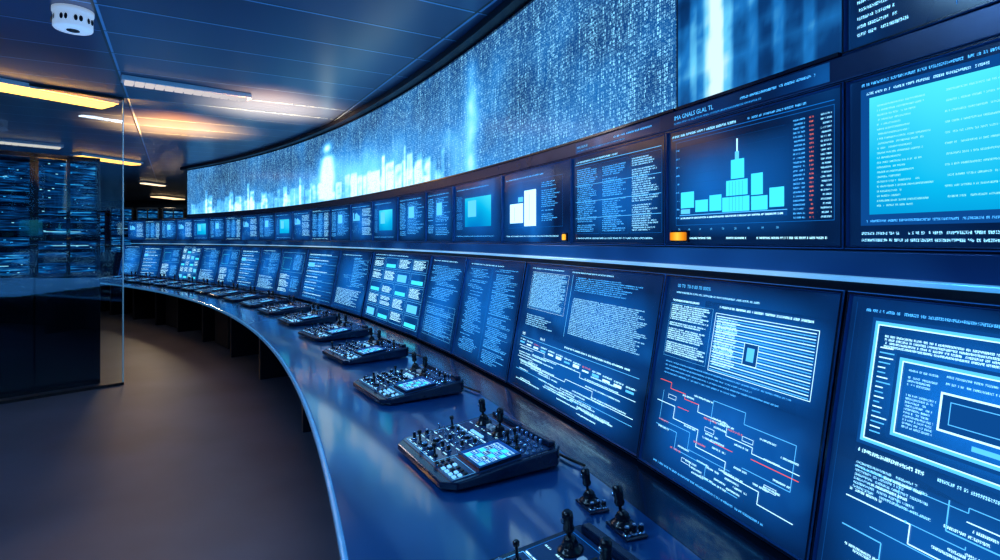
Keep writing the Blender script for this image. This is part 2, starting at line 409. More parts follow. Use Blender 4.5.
        for a,b,c,d in ((.14,.37,.20,.39),(.64,.32,.70,.34),(.42,.29,.48,.31),(.78,.17,.84,.19),(.3,.10,.36,.12)): g.frame(X(a),Z(b),X(c),Z(d),.003,'white',3)
        for i in range(40):
            a=.08+.78*random.random(); b=.06+.38*random.random(); g.tl(X(a),Z(b),X(.08),.0085,'gs' if i%9 else 'gr',3)
        g.tl(X(.1),Z(.03),X(.7),.01,'gp')
    elif kind==2:
        g.halo(0,Z(.55),X(.5),Z(1)); g.halo(X(.35),Z(.45),X(1),Z(.9)); g.halo(0,0,X(1),Z(.5))
        g.tl(X(.05),Z(.965),X(.3),.010,'gw'); g.tl(X(.42),Z(.965),X(.3),.010,'gw')
        g.frame(X(.06),Z(.64),X(.40),Z(.94),.002,'white',1)
        for i in range(19):
            z=Z(.65+.0148*i); g.rect(X(.07),z,X(.39),z+.0009,'pale',2)
        g.block(X(.07),Z(.65),X(.39),Z(.935),.0074,'gw',1.6,.85)
        g.block(X(.46),Z(.52),X(.96),Z(.79),.0074,'gw',1.7,.85); g.block(X(.46),Z(.83),X(.9),Z(.94),.008,'gp',1.8,.6)
        g.rect(X(.43),Z(.5),X(.432),Z(.95),'pale',1)
        g.block(X(.07),Z(.50),X(.36),Z(.61),.009,'gw',1.9,.6)
        g.text(X(.06),Z(.415),.028,'IMI','white',3); g.text(X(.24),Z(.42),.024,'Am A','white',3); g.tl(X(.45),Z(.425),X(.45),.012,'gs',3)
        g.rect(X(.05),Z(.40),X(.95),Z(.403),'pale',1)
        for k in range(13):
            a=.05+.07*k; g.rect(X(a),Z(.35-.004*k),X(a+.045),Z(.36-.004*k+.010*random.random()),'white' if k%3 else 'pale',3)
            g.tl(X(a),Z(.375-.004*k),X(.055),.011,'gr' if k%6==2 else 'gs',4)
        g.path(X,Z,[(.05,.33),(.3,.33),(.3,.30),(.6,.30),(.6,.27),(.95,.27)],.005,'white')
        g.path(X,Z,[(.05,.24),(.2,.24),(.2,.20),(.5,.20),(.5,.22),(.7,.22),(.7,.17),(.95,.17)],.005,'white')
        g.path(X,Z,[(.05,.14),(.35,.14),(.35,.10),(.62,.10),(.62,.13),(.95,.13)],.0045,'pale')
        for k in range(40):
            xx=.05+.65*random.random(); zz=.03+.28*random.random()
            g.tl(X(xx),Z(zz),X(random.uniform(.08,.24)),.009,'gs',3)
    elif kind==3:
        g.halo(0,0,X(1),Z(1))
        g.frame(X(.06),Z(.55),X(.48),Z(.93),.003,'blue',1)
        g.block(X(.08),Z(.08),X(.46),Z(.93),.009,'gp',2.0,.5,2,.08); g.block(X(.55),Z(.05),X(.94),Z(.93),.009,'gp',1.9,.5,2,.08)
        for k in range(8): g.rect(X(.55),Z(.1+.1*k),X(.92),Z(.1+.1*k)+.0012,'pale',1)
        g.rect(X(.5),Z(.06),X(.503),Z(.94),'blue',1); g.tl(X(.08),Z(.95),X(.6),.012,'gw')
    elif kind==4:
        g.halo(0,0,X(1),Z(1))
        g.tl(X(.08),Z(.95),X(.7),.012,'gw'); g.block(X(.08),Z(.5),X(.92),Z(.9),.010,'gp',2.0,.5,2,.1)
        g.frame(X(.08),Z(.08),X(.92),Z(.45),.003,'pale')
        for k in range(7): g.rect(X(.08),Z(.12+.045*k),X(.92),Z(.12+.045*k)+.0012,'pale',1)
        for c in (.3,.55,.75): g.rect(X(c),Z(.08),X(c)+.0015,Z(.45),'pale',1)
        g.block(X(.12),Z(.1),X(.88),Z(.42),.010,'gp',2.2,.5,2)
    elif kind==5:
        g.halo(0,0,X(1),Z(1)); g.halo(0,0,X(1),Z(1))
        for r in range(5):
            for c in range(4):
                a=.04+.235*c; b=.05+.182*r
                g.frame(X(a),Z(b),X(a+.215),Z(b+.16),.005,'pale',1)
                q=(r*5+c*3)%7
                if q==0: g.rect(X(a+.02),Z(b+.02),X(a+.17),Z(b+.12),'pale',2)
                elif q in (1,4,5,6): g.block(X(a+.015),Z(b+.015),X(a+.2),Z(b+.15),.013,'gs',1.5,.7)
                else: g.rect(X(a+.02),Z(b+.02),X(a+.19),Z(b+.07),'cyan',2)
        g.tl(X(.05),Z(.97),X(.6),.012,'gw')
    elif kind==6:
        g.halo(0,0,X(1),Z(1)); g.halo(0,0,X(1),Z(1))
        for r in range(16):
            z=Z(.06+.055*r); g.rect(X(.06),z,X(.94),z+.0025,'pale' if r%3==0 else 'blue',1); g.tl(X(.08),z+.010,X(.8*random.uniform(.4,1)),.016,'gs' if r%2 else 'gp',2)
        for c in (.3,.62): g.rect(X(c),Z(.06),X(c)+.003,Z(.9),'blue',1)
        g.rect(X(.1),Z(.66),X(.3),Z(.74),'pale',3)
    elif kind==7:
        g.halo(0,0,X(1),Z(1)); g.halo(0,0,X(1),Z(1))
        g.frame(X(.06),Z(.5),X(.94),Z(.92),.005,'pale'); g.frame(X(.12),Z(.55),X(.44),Z(.80),.006,'cyan',2); g.block(X(.55),Z(.55),X(.9),Z(.88),.014,'gp',2)
        g.frame(X(.06),Z(.05),X(.5),Z(.46),.004,'blue')
        g.block(X(.08),Z(.06),X(.5),Z(.45),.014,'gs',2.0,.6); g.block(X(.56),Z(.1),X(.92),Z(.42),.014,'gp',1.8,.6)
    elif kind==8:
        g.halo(0,0,X(1),Z(1)); g.halo(0,0,X(1),Z(1))
        g.tl(X(.1),Z(.93),X(.6),.014,'gw')
        g.circuit(X(.06),Z(.4),X(.94),Z(.9),16,['pale','pale'],.004); g.block(X(.08),Z(.06),X(.9),Z(.36),.013,'gw',1.9,.6); g.block(X(.5),Z(.4),X(.9),Z(.9),.013,'gp',2.2,.4)
        g.frame(X(.06),Z(.05),X(.94),Z(.37),.004,'blue')
    return g
def bezel_mesh(W,H,b,depth,name='bezel'):
    mb=MB(); x0,x1=-W/2,W/2
    def ring(pa,pb,mi=0):
        for i in range(4):
            j=(i+1)%4; mb.poly([pa[i],pa[j],pb[j],pb[i]],mi)
    def q(x0,z0,x1,z1,y): return [(x0,y,z0),(x1,y,z0),(x1,y,z1),(x0,y,z1)]
    e=0.003
    back=q(x0,0,x1,H,depth); fo=q(x0,0,x1,H,-0.008); fo2=q(x0+e,e,x1-e,H-e,-0.012)
    fi=q(x0+b-e,b-e,x1-b+e,H-b+e,-0.012); inn=q(x0+b,b,x1-b,H-b,0.004)
    ring(back,fo); ring(fo,fo2,1); ring(fo2,fi); ring(fi,inn,1)
    mb.poly(list(reversed(back)))
    return mb.mesh(name,[bezel_m,bezel_l])
def stand_mon(name,th0,th1,r,z,H,tilt,kind,content,b,label,group,cache=None,key=None):
    tc=(th0+th1)/2; W=2*r*math.sin((th1-th0)/2*D2R)-0.004
    root=empty(name,P(tc,r,z),(0,0,0),label,'monitor',group)
    root.rotation_euler=((Matrix.Rotation((tc-90)*D2R,3,'Z')@Matrix.Rotation(-tilt,3,'X')).to_euler())
    if cache is not None and key in cache: bm,sm=cache[key]
    else:
        bm=bezel_mesh(W,H,b,0.04)
        g=content(kind,W-2*b,H-2*b); sm=g.mesh('screen',[MS[k] for k in SK])
        if cache is not None: cache[key]=(bm,sm)
    obj('bezel',bm,root); obj('screen',sm,root,(-(W/2-b),0.0,b))
    return root
cache={}
MID_Z=EYE-0.03; MID_H=0.50
mid_edges=[17.55,19.47,th_of_x(672),th_of_x(576),th_of_x(506),th_of_x(457),th_of_x(429)]
while mid_edges[-1]<59.2: mid_edges.append(mid_edges[-1]+1.9)
midlabels={0:'wall monitor showing a bright cyan data window',1:'wall monitor showing a skyline bar chart with red and white figures',2:'wall monitor filled with framed columns of text rows',3:'wall monitor showing a bright white block graphic',4:'wall monitor with a glowing cyan panel',5:'wall monitor with small bar chart and wave plot',6:'dark wall monitor with faint blue text columns'}
seq=[0,1,2,3,4,6]
for i in range(len(mid_edges)-1):
    k=seq[i] if i<len(seq) else [6,4,5,6,2,5,4,6,5,2][(i-6)%10]
    key=None if i<6 else ('m',k)
    stand_mon('wall_monitor',mid_edges[i],mid_edges[i+1],R-0.03,MID_Z,MID_H,0,k,mid_content,0.011,midlabels[k],'middle row of wall monitors',cache if key else None,key)
LOW_Z=0.762; LOW_H=0.80; TL=math.atan(0.15/0.79)
RL=R-0.20
xs=[848,667,527,468,432,373,341,308,283]
low_edges=[17.45]+[th_of_x(x,R-0.05) for x in xs]
while low_edges[-1]<59: low_edges.append(low_edges[-1]+2.3)
lowlabels={0:'console monitor showing nested white window outlines',1:'console monitor showing striped table and red flow schematic',2:'console monitor showing tables and stepped white diagram lines',3:'console monitor with two columns of code text',4:'console monitor with text block and framed list',5:'console monitor with a bright grid of small windows',6:'console monitor with ruled text rows and pale panel',7:'console monitor with cyan window outline and text lists',8:'console monitor with circuit lines and text rows'}
lseq=[0,1,2,3,4,5,8,6,7]
for i in range(len(low_edges)-1):
    k=lseq[i] if i<len(lseq) else [4,8,6,7,8,5,7,6][i%8]
    key=None if i<9 else ('l',k)
    stand_mon('console_monitor',low_edges[i],low_edges[i+1],RL,LOW_Z,LOW_H,TL,k,low_content,0.013,lowlabels[k],'tilted lower row of console monitors',cache if key else None,key)
# big curved displays ------------------------------------------
BZ0,BZ1=EYE+0.565,EYE+1.57
H1=BZ1-BZ0
TE=th_of_x(188); t678=th_of_x(679); t849=th_of_x(849)
def sm(a,b,x):
    t=max(0,min(1,(x-a)/(b-a))); return t*t*(3-2*t)
def fbm(x,y,z=0.0):
    return 0.5+0.5*mnoise.fractal(Vector((x,y,z)),1.0,2.0,4)
def grad(v,stops):
    v=max(stops[0][0],min(stops[-1][0],v))
    for (a,ca),(b,cb) in zip(stops,stops[1:]):
        if v<=b:
            t=(v-a)/(b-a) if b>a else 0
            return tuple(ca[i]*(1-t)+cb[i]*t for i in range(3))
    return stops[-1][1][:3]
GR=[(0,srgb(4,22,54)),(.25,srgb(8,56,112)),(.5,srgb(26,112,186)),(.75,srgb(95,195,240)),(1.0,srgb(210,244,254))]
U=lambda x:(TE-th_of_x(x))*D2R*R
Lm=U(679)
gs=lambda x,c,w: math.exp(-((x-c)/w)**2)
rk=random.Random(11)
blocks=[]
x=192
while x<445:
    wpx=rk.uniform(2,6); blocks.append((U(x),U(x+wpx),rk.uniform(.08,.32),rk.uniform(.4,.9))); x+=wpx*rk.uniform(.85,1.2)
for a,b,hh,s in ((206,208,.5,.9),(209,213,.38,.9),(230,234,.40,.9),(236,242,.30,.9),(248,250,.52,1.),(251,255,.36,.9),(262,268,.30,.8),(284,288,.34,.7),(300,302,.44,.8),(352,358,.30,.8),(372,381,.26,1.0),(383,386,.42,1.1),(387,395,.32,.9),(396,403,.26,.9),(405,407,.44,1.0),(408,414,.34,.9),(416,432,.24,.9)):
    blocks.append((U(a),U(b),hh,s))
uf=U(328)
def pic_rain(u,v):
    L=0.20+0.36*(fbm(u*.7,v*1.0)-.4)+0.16*(fbm(u*2.5,v*2.5,3)-.4)
    c=U(473)
    if abs(u-c)<3: L+=(.32*gs(u,c,.12)*(1-sm(.75,1.0,v))+.26*gs(u,c,.7)*(1-sm(.4,1.0,v)))*(.6+.6*fbm(u*2.5,v*5,5))
    if abs(u-uf)<5:
        L+=.70*math.exp(-((u-uf)/.17)**2-((v-.78)/.07)**2)+.70*gs(u,uf,.26)*sm(0,.05,v)*(1-sm(.60,.72,v))+.42*gs(u,uf,1.7)*math.exp(-((v-.3)/.34)**2)
    for cc,w,a,hh in ((U(390),1.2,.26,.34),(U(240),1.5,.22,.34),(U(600),.8,.12,.5)):
        L+=a*gs(u,cc,w)*math.exp(-((v-.15)/hh)**2)
    for a,b,hh,s in blocks:
        if a-.05<u<b+.05:
            e=.014; L+=s*.40*sm(a-e,a+e,u)*(1-sm(b-e,b+e,u))*(1-sm(hh-.02,hh+.02,v))*(.35+1.0*fbm(u*6,v*16,8))
    L+=.12*math.exp(-v/.10)*(1 if u<U(445) else .5)
    L=min(L,1.0)
    c=grad(L,GR); return (c[0],c[1],c[2],max(.5,min(1.0,.70+L*.4)))
city=[(.02,.10,.44,-.10),(.10,.15,.58,.10),(.15,.21,.36,-.09),(.21,.25,.44,.14),(.25,.35,.62,.20),(.278,.322,.84,.16),(.36,.41,.46,.12),(.41,.50,.60,-.10),(.52,.57,.42,.10),(.57,.66,.54,-.11),(.66,.72,.40,.11),(.72,.82,.64,-.10),(.82,.88,.46,.10),(.88,1.0,.56,-.10)]
def pic_tower(a,v):
    L=.22+.34*(fbm(a*3.2,v*3.2,20)-.40)+.26*(fbm(a*5,v*9,23)-.42)
    L+=.30*gs(a,.30,.024+.02*(1-v))+.22*gs(a,.30,.12)
    L+=.24*gs(a,.30,.34)*gs(v,0.1,.4)
    for hb in (.12,.30,.47,.66): L+=.09*gs(v,hb,.025)*(.5+fbm(a*4,hb*9,40))
    L+=.20*gs(a,.62,.10)*gs(v,.8,.25)+.22*gs(a,.86,.12)*gs(v,.75,.25)
    for c0,c1,hh,s in city:
        L+=s*sm(c0-.012,c0+.012,a)*(1-sm(c1-.012,c1+.012,a))*(1-sm(hh-.03,hh+.03,v))*(.5+.9*fbm(a*22,v*22,31))
    c=grad(L,GR); return (c[0],c[1],c[2],1)
def curved_screen(t0,t1,mat,fn,metric,label,du,dv):
    root=empty('video_wall_display',P((t0+t1)/2,R,BZ0),(0,0,0),label,'video wall display')
    Lw=(t1-t0)*D2R*R; nu=int(Lw/du); nv=int(H1/dv)
    vs=[];cols=[];uvs=[]
    for i in range(nu+1):
        a=i/nu; th=t1-(t1-t0)*a
        for j in range(nv+1):
            b=j/nv; p=P(th,R-0.015,BZ0+H1*b)-root.location
            vs.append(tuple(p)); uvs.append((a*Lw,b*H1)); cols.append(fn(a*Lw,b) if metric else fn(a,b))
    fs=[]
    for i in range(nu):
        for j in range(nv):
            q=i*(nv+1)+j; fs.append((q,q+nv+1,q+nv+2,q+1))
    me=bpy.data.meshes.new('screen'); me.from_pydata(vs,[],fs)
    ul=me.uv_layers.new(name='UVMap')
    flat=[]
    for l in me.loops: flat+=uvs[l.vertex_index]
    ul.data.foreach_set('uv',flat)
    ca=me.color_attributes.new('picture','FLOAT_COLOR','POINT')
    ca.data.foreach_set('color',[c for q in cols for c in q])
    me.materials.append(mat); me.update()
    obj('screen',me,root)
    for (z0,z1) in ((BZ0-0.012,BZ0),(BZ1,BZ1+0.015)):
        fb=MB(); arcbox(fb,t0,t1,R-0.03,R+0.01,z0,z1); fb.v=[tuple(Vector(v)-root.location) for v in fb.v]
        obj('frame_rail',fb.mesh('frame_rail',[bezel_m]),root)
    return root
curved_screen(t678,TE,painted_mat('data_rain_display',True,1.55),pic_rain,True,'long curved video wall display with streaming blue characters and glowing skyline',.02,.025)
curved_screen(t849+0.03,t678-0.03,painted_mat('blue_tower_picture',False,1.2),pic_tower,False,'curved video wall section showing a cloudy blue city with pale tower',.01,.02)
Wt=(t849-0.03-16.0)*D2R*R
tr=empty('video_wall_display',P((t849+16)/2,R-0.02,BZ0),(0,0,((t849+16)/2-90)*D2R),'video wall section with rows of small pale text','video wall display')
g=G(); g.rect(0,0,Wt,H1,'bg2',0)
for k in range(40):
    z=.03+.024*k; g.tl(.03,z,random.uniform(.1,.25),.013,'gw'); g.tl(.34,z,random.uniform(.1,.4),.013,'gp'); g.tl(.85,z,random.uniform(.1,.3),.013,'gp')
for z in (.17,.36,.6): g.rect(.03,z,Wt-.05,z+.003,'blue')
g.rect(.30,.02,.302,.95,'blue')
obj('screen',g.mesh('screen',[MS[k] for k in SK]),tr,(-Wt/2,0,0))
obj('frame',bezel_mesh(Wt+0.03,H1+0.027,0.012,0.03),tr,(0,0,-0.012))
def strip(x0,x1,words,sz,label):
    a=th_of_x(x0);b=th_of_x(x1); tc=(a+b)/2; W=2*R*math.sin(abs(a-b)/2*D2R)
    root=empty('caption_strip',P(tc,R-0.033,EYE+.483),(0,0,(tc-90)*D2R),label,'caption strip','lit caption strips under the video wall')
    g=G(); g.rect(0,0,W,.060,'bg',0); g.text(.02,.026,sz,words,'pale',1); g.tl(W*.5,.030,W*.4,.012,'gp',1); g.tl(.02,.008,W*.6,.010,'gb',1)
    obj('panel',g.mesh('panel',[MS[k] for k in SK]),root,(-W/2,0,0))
strip(677,846,'IMA GNALS GLAL TL',.026,'lit blue caption strip with pale lettering')
strip(580,668,'MAIL OLUS 00',.018,'lit blue caption strip with small pale lettering')
# ---------------------------------------------------------------- structure
def struct(o): o['kind']='structure'; return o
wall_m=pbr('wall_dark_blue',srgb(18,42,76),0.35,0.1,0.2)
struct(arc_obj('wall_right',9.0,TE+0.2,R+0.02,R+0.25,0.0,EYE+1.65,wall_m))
struct(arc_obj('wall_console_back',TE+0.25,59.6,R+0.02,R+0.15,0.0,EYE+0.50,wall_m))
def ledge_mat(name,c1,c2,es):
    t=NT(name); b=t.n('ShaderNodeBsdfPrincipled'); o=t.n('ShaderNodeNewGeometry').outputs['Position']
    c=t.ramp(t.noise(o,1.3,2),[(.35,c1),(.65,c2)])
    t.L(c,b.inputs['Base Color']); t.L(c,b.inputs['Emission Color']); b.inputs['Emission Strength'].default_value=es  # emission painted in for pale highlights along the ledge
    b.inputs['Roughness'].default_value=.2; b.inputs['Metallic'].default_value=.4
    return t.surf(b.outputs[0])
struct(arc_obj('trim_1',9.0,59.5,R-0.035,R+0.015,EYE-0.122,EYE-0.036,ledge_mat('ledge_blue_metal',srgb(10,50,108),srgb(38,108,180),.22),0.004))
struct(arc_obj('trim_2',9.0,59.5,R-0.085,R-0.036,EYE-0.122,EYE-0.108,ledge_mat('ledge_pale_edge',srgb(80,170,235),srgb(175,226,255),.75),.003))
struct(arc_obj('trim_3',9.0,TE,R-0.03,R+0.015,EYE+0.474,EYE+0.550,pbr('rail_navy',srgb(14,50,100),0.25,0.3,0.1),0.004))
struct(arc_obj('trim_4',9.0,TE+0.3,R-0.12,R+0.015,EYE+1.59,EYE+1.648,black_m,0.004))
def floor_mat():
    t=NT('floor_dark_carpet'); b=t.n('ShaderNodeBsdfPrincipled'); o=t.obj()
    f=t.M('ADD',t.M('MULTIPLY',t.noise(o,1.2,3),0.5),t.M('MULTIPLY',t.noise(o,220,2),0.5))
    t.L(t.ramp(f,[(0.35,srgb(40,48,66)),(0.65,srgb(70,80,104))]),b.inputs['Base Color'])
    b.inputs['Roughness'].default_value=0.42; b.inputs['Specular IOR Level'].default_value=0.5
    bn=t.n('ShaderNodeBump'); bn.inputs['Strength'].default_value=0.25; bn.inputs['Distance'].default_value=0.003
    t.L(t.noise(o,260,2),bn.inputs['Height']); t.L(bn.outputs[0],b.inputs['Normal'])
    return t.surf(b.outputs[0])
mb=MB(); mb.box(-20,-4,-0.1,6,24,0); struct(obj('floor',mb.mesh('floor',[floor_mat()])))
def ceil_mat():
    t=NT('ceiling_blue_metal_panels'); b=t.n('ShaderNodeBsdfPrincipled'); o=t.obj()
    mp=t.n('ShaderNodeMapping'); mp.inputs['Rotation'].default_value=(0,0,-30*D2R); t.L(o,mp.inputs[0])
    x,y,z=t.sep(mp.outputs[0])
    yy=t.M('DIVIDE',y,0.60); xx=t.M('DIVIDE',t.M('ADD',x,.52),2.4)
    fy=t.M('FRACT',yy); fx=t.M('FRACT',xx)
    ln=t.M('MAXIMUM',t.M('LESS_THAN',fy,0.028),t.M('LESS_THAN',fx,0.008))
    ln2=t.M('MAXIMUM',t.M('LESS_THAN',t.M('ABSOLUTE',t.M('SUBTRACT',fy,.043)),0.015),t.M('LESS_THAN',t.M('ABSOLUTE',t.M('SUBTRACT',fx,.012)),0.004))
    pv=t.wn(t.M('FLOOR',yy),t.M('FLOOR',xx))
    base=t.ramp(t.M('ADD',t.M('MULTIPLY',pv,0.4),t.M('MULTIPLY',t.noise(o,0.6,2),0.6)),[(0.2,srgb(34,54,86)),(0.8,srgb(54,80,120))])
    c=t.mix(ln2,base,srgb(120,170,215)); c=t.mix(ln,c,srgb(3,6,12))
    t.L(c,b.inputs['Base Color'])
    b.inputs['Metallic'].default_value=0.2; b.inputs['Roughness'].default_value=0.28; b.inputs['Specular IOR Level'].default_value=.8
    return t.surf(b.outputs[0])
CZ=EYE+1.65
mb=MB(); mb.box(-20,-4,CZ,6,24,CZ+0.1); struct(obj('ceiling',mb.mesh('ceiling',[ceil_mat()])))
mb=MB(); mb.box(-20,24,0,6,24.2,CZ); struct(obj('wall_far',mb.mesh('wall',[wall_m])))
mb=MB(); mb.box(-20.2,-4,0,-20,24,CZ); struct(obj('wall_left',mb.mesh('wall',[wall_m])))
mb=MB(); mb.box(-20,-4.2,0,6,-4,CZ); struct(obj('wall_near',mb.mesh('wall',[wall_m])))
# ---------------------------------------------------------------- desk
def desk_mat():
    t=NT('desk_glossy_blue'); b=t.n('ShaderNodeBsdfPrincipled'); o=t.n('ShaderNodeNewGeometry').outputs['Position']
    t.L(t.ramp(t.noise(o,1.5,3),[(0.3,srgb(4,60,112)),(0.7,srgb(9,82,146))]),b.inputs['Base Color'])
    b.inputs['Roughness'].default_value=0.3; b.inputs['Specular IOR Level'].default_value=0.7; b.inputs['Specular Tint'].default_value=(.5,.8,1,1)
    b.inputs['Coat Weight'].default_value=1; b.inputs['Coat Roughness'].default_value=.08; b.inputs['Coat IOR'].default_value=1.55; b.inputs['Coat Tint'].default_value=(.55,.85,1,1)
    return t.surf(b.outputs[0])
DZ=0.75
desk=empty('control_desk',P(35,23.2,0),(0,0,0),'long curved glossy blue control desk with slim pale front edge','desk')
def dchild(name,t0,t1,r0,r1,z0,z1,mat,bevel=0):
    mb=MB(); arcbox(mb,t0,t1,r0,r1,z0,z1); mb.v=[tuple(Vector(v)-desk.location) for v in mb.v]
    return obj(name,mb.mesh(name,[mat]),desk,bevel=bevel)
dchild('worktop',10,59.4,22.58,23.56,DZ-0.035,DZ,desk_mat())
dchild('rear_shelf',10,59.4,23.565,R,DZ-0.045,DZ-0.002,pbr('desk_rear_dark',srgb(6,26,50),0.22,0.2,0.1,coat=.6))
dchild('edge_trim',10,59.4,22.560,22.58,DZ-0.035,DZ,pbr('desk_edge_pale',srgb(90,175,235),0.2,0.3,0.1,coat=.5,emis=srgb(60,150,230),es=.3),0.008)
dchild('modesty_panel',10,59.4,23.45,23.5,0.0,DZ-0.045,black_m)
sup_m=pbr('support_dark_metal',srgb(16,24,40),0.3,0.4,0.1)
for t in (13,18.5,24,29.5,35,39,43,46.5,49.5,52.5,55.5,58):
    dchild('support',t,t+0.2,22.80,23.45,0.0,DZ-0.036,sup_m,0.004)
dchild('cabinet',47.2,49.0,22.9,23.44,0.02,DZ-0.05,black_m,0.004)
dchild('cabinet',40.5,42.3,22.9,23.44,0.02,DZ-0.05,black_m,0.004)
# ---------------------------------------------------------------- consoles
CW,CD=0.60,0.54; HF,HB=0.034,0.082
sl=math.atan((HB-HF)/CD)
def topz(y): return HF+(y+CD/2)*(HB-HF)/CD
mb=MB()
x=CW/2; y=CD/2
ol=[(-x,-y+.05),(-x+.05,-y),(x-.05,-y),(x,-y+.05),(x,y-.03),(x-.03,y),(-x+.03,y),(-x,y-.03)]
n=len(ol)
mb.solid([(a,b,.008) for a,b in ol]+[(a,b,topz(b)) for a,b in ol],[tuple(reversed(range(n))),tuple(range(n,2*n))]+[(i,(i+1)%n,n+(i+1)%n,n+i) for i in range(n)])
mb.box(-.26,y-.05,topz(y-.05),.26,y-.015,topz(y)+.018)
for sx in (-1,1):
    for sy in (-1,1): mb.box(sx*.24-.02,sy*.19-.02,0,sx*.24+.02,sy*.19+.02,0.012)
body_me=mb.mesh('body',[console_m])
g=G(); g.box(-.275,-.003,-.235,.275,0,.215,len(SK))
for r in range(6):
    for c in range(5): g.tl(-.262+.064*c,-.215+.062*r,.034,.009,'gs',4)
g.frame(-.27,-.22,.06,.03,.0035,'pale',4); g.frame(.075,-.22,.27,-.13,.003,'pale',4); g.frame(-.27,.04,.05,.20,.003,'blue',4)
for c in range(8): g.rect(-.265+.04*c,.035,-.245+.04*c,.039,'white',4)
plate_me=g.mesh('face_plate',[MS[k] for k in SK]+[pbr('face_plate_navy',srgb(16,52,98),0.16,0.3,0.15,coat=.4,emis=srgb(10,50,110),es=.25)])
def knobmesh(r,h):
    mb=MB(); mb.lathe([(r+.004,0),(r+.004,.005),(r,.007)],n=18,mi=1); mb.lathe([(r,.007),(r*.92,h-.005),(r*.88,h-.003)],n=18); mb.lathe([(r*.88,h-.003),(r*.66,h)],n=18,mi=2); mb.box(-.0012,0,h,.0012,r*.6,h+.001,3)
    return mb.mesh('knob',[knob_m,chrome_m,chrome_m,white_m],True)
knobs=[knobmesh(.012,.024),knobmesh(.009,.028),knobmesh(.016,.022),knobmesh(.008,.032)]
mb=MB(); mb.box(-.009,-.007,0,.009,.007,.007); btn_me=mb.mesh('button',[butw_m]); mb=MB(); mb.box(-.009,-.007,0,.009,.007,.007); btnd_me=mb.mesh('button',[knob_m])
k=.72
mb=MB(); mb.lathe([(a*.8,b*k) for a,b in [(.048,0),(.048,.008),(.042,.013),(.032,.022),(.028,.030),(.030,.034),(.023,.044),(.024,.048),(.015,.058),(.011,.062)]],n=24); jb_me=mb.mesh('joystick_base',[knob_m],True)
mb=MB(); mb.lathe([(a*.75,b*k) for a,b in [(.007,.055),(.007,.078),(.018,.083),(.022,.095),(.019,.112),(.022,.138),(.021,.160),(.012,.170)]],n=18); mb.box(-.004,-.021,.092,.004,-.012,.105,1); js_me=mb.mesh('joystick_handle',[knob_m,chrome_m],True)
mb=MB(); mb.lathe([(.011,0),(.011,.004),(.0035,.006),(.0035,.026),(.006,.029),(.007,.040),(.0035,.043)],n=14); tg_me=mb.mesh('toggle_switch',[chrome_m],True)
mb=MB(); mb.lathe([(.012,0),(.012,.005),(.005,.008),(.005,.040),(.009,.043),(.010,.054),(.006,.058)],n=16); lv_me=mb.mesh('lever',[knob_m],True)
mb=MB(); mb.box(-.004,-.05,0,.004,.05,.002); mb.box(-.010,-.01,.002,.010,.012,.016,1); fd_me=mb.mesh('fader',[black_m,white_m])
mb=MB(); mb.tube([(.10,.265,.045),(.11,.29,.035),(.15,.310,.012),(.20,.318,.012),(.28,.322,.012),(.36,.335,.012)],.006); cab_me=mb.mesh('cable',[black_m],True)
dw,dh=.18,.175
g=G(); g.rect(0,0,dw,dh,'blue',0)
g.frame(.004,.004,dw-.004,dh-.004,.0035,'white',1)
for r in range(5):
    for c in range(4):
        xx=.009+c*.041; zz=.010+r*.032
        if (r*3+c*2)%5<2: g.rect(xx,zz,xx+.036,zz+.026,'pale' if (r+c)%2 else 'cyan',2)
        else: g.rect(xx,zz,xx+.036,zz+.026,'blue' if (r+c)%3 else 'dim',2); g.frame(xx,zz,xx+.036,zz+.026,.002,'white',3); g.tl(xx+.003,zz+.006,.03,.011,'gs',4)
cd_me=g.mesh('display_screen',[MS[k] for k in SK])
cb_me=bezel_mesh(dw+.02,dh+.02,.010,.006,'display')
def make_console(ci,th,r,full,lab,yaw=0):
    rd=random.Random(ci*7+3)
    root=empty('control_console',P(th,r,DZ+0.001),(0,0,(th-90+yaw)*D2R),lab,'control console','control consoles along the desk')
    root.scale=(.93,1.0,1.0)
    def par(name,me,x,y,bev=0,extra=0.003):
        o=obj(name,me,root,bevel=bev)
        o.location=(x,y,topz(y)+extra); o.rotation_euler=(sl,0,0)
        return o
    obj('body',body_me,root,bevel=.006)
    obj('cable',cab_me,root)
    par('face_plate',plate_me,0,0,extra=0.0).rotation_euler=(-math.pi/2+sl,0,0)
    d=par('display',cb_me,.172,-.115,extra=.008)
    d.rotation_euler=(-math.pi/2+sl+.02,0,0)
    obj('display_screen',cd_me,d,(-dw/2,0,.010))
    for (jx,jy) in ((-.01,.13),(-.19,.14)) :
        b=par('joystick',jb_me,jx,jy)
        h=obj('joystick_handle',js_me,b,(0,0,0)); h.rotation_euler=(0.06*(1 if jx<-.1 else -1),0.08,0)
    if not full:
        for (kx,ky) in ((-.22,-.14),(-.12,-.14),(-.02,-.14),(-.16,-.02),(-.05,-.02)): par('knob',knobs[1],kx,ky)
        for k in range(3): par('lever',lv_me,.09+.07*k,.17)
        return root
    for r_ in range(4):
        for c in range(5):
            x=-.242+.062*c+rd.uniform(-.006,.006); y=-.19+.062*r_+rd.uniform(-.006,.006)
            q=rd.random()
            if q<.12: par('toggle_switch',tg_me,x,y)
            elif q<.22: par('lever',lv_me,x,y)
            else: par('knob',rd.choice(knobs),x,y).rotation_euler=(sl,0,rd.uniform(-1.5,1.5))
    for r_ in range(3):
        for c in range(6): par('button',btn_me if rd.random()<.5 else btnd_me,.085+.034*c,-.215+.025*r_,bev=.0015)
    for c in range(5): par('button',btn_me,-.135+.024*c,.052,bev=.0015)
    for r_ in range(3):
        for c in range(6):
            if rd.random()<.2: par('lever',lv_me,.068+.038*c,.11+.036*r_)
            else: par('toggle_switch',tg_me,.068+.038*c,.11+.036*r_)
    for c in range(2): par('fader',fd_me,-.115+.035*c,.13)
    return root
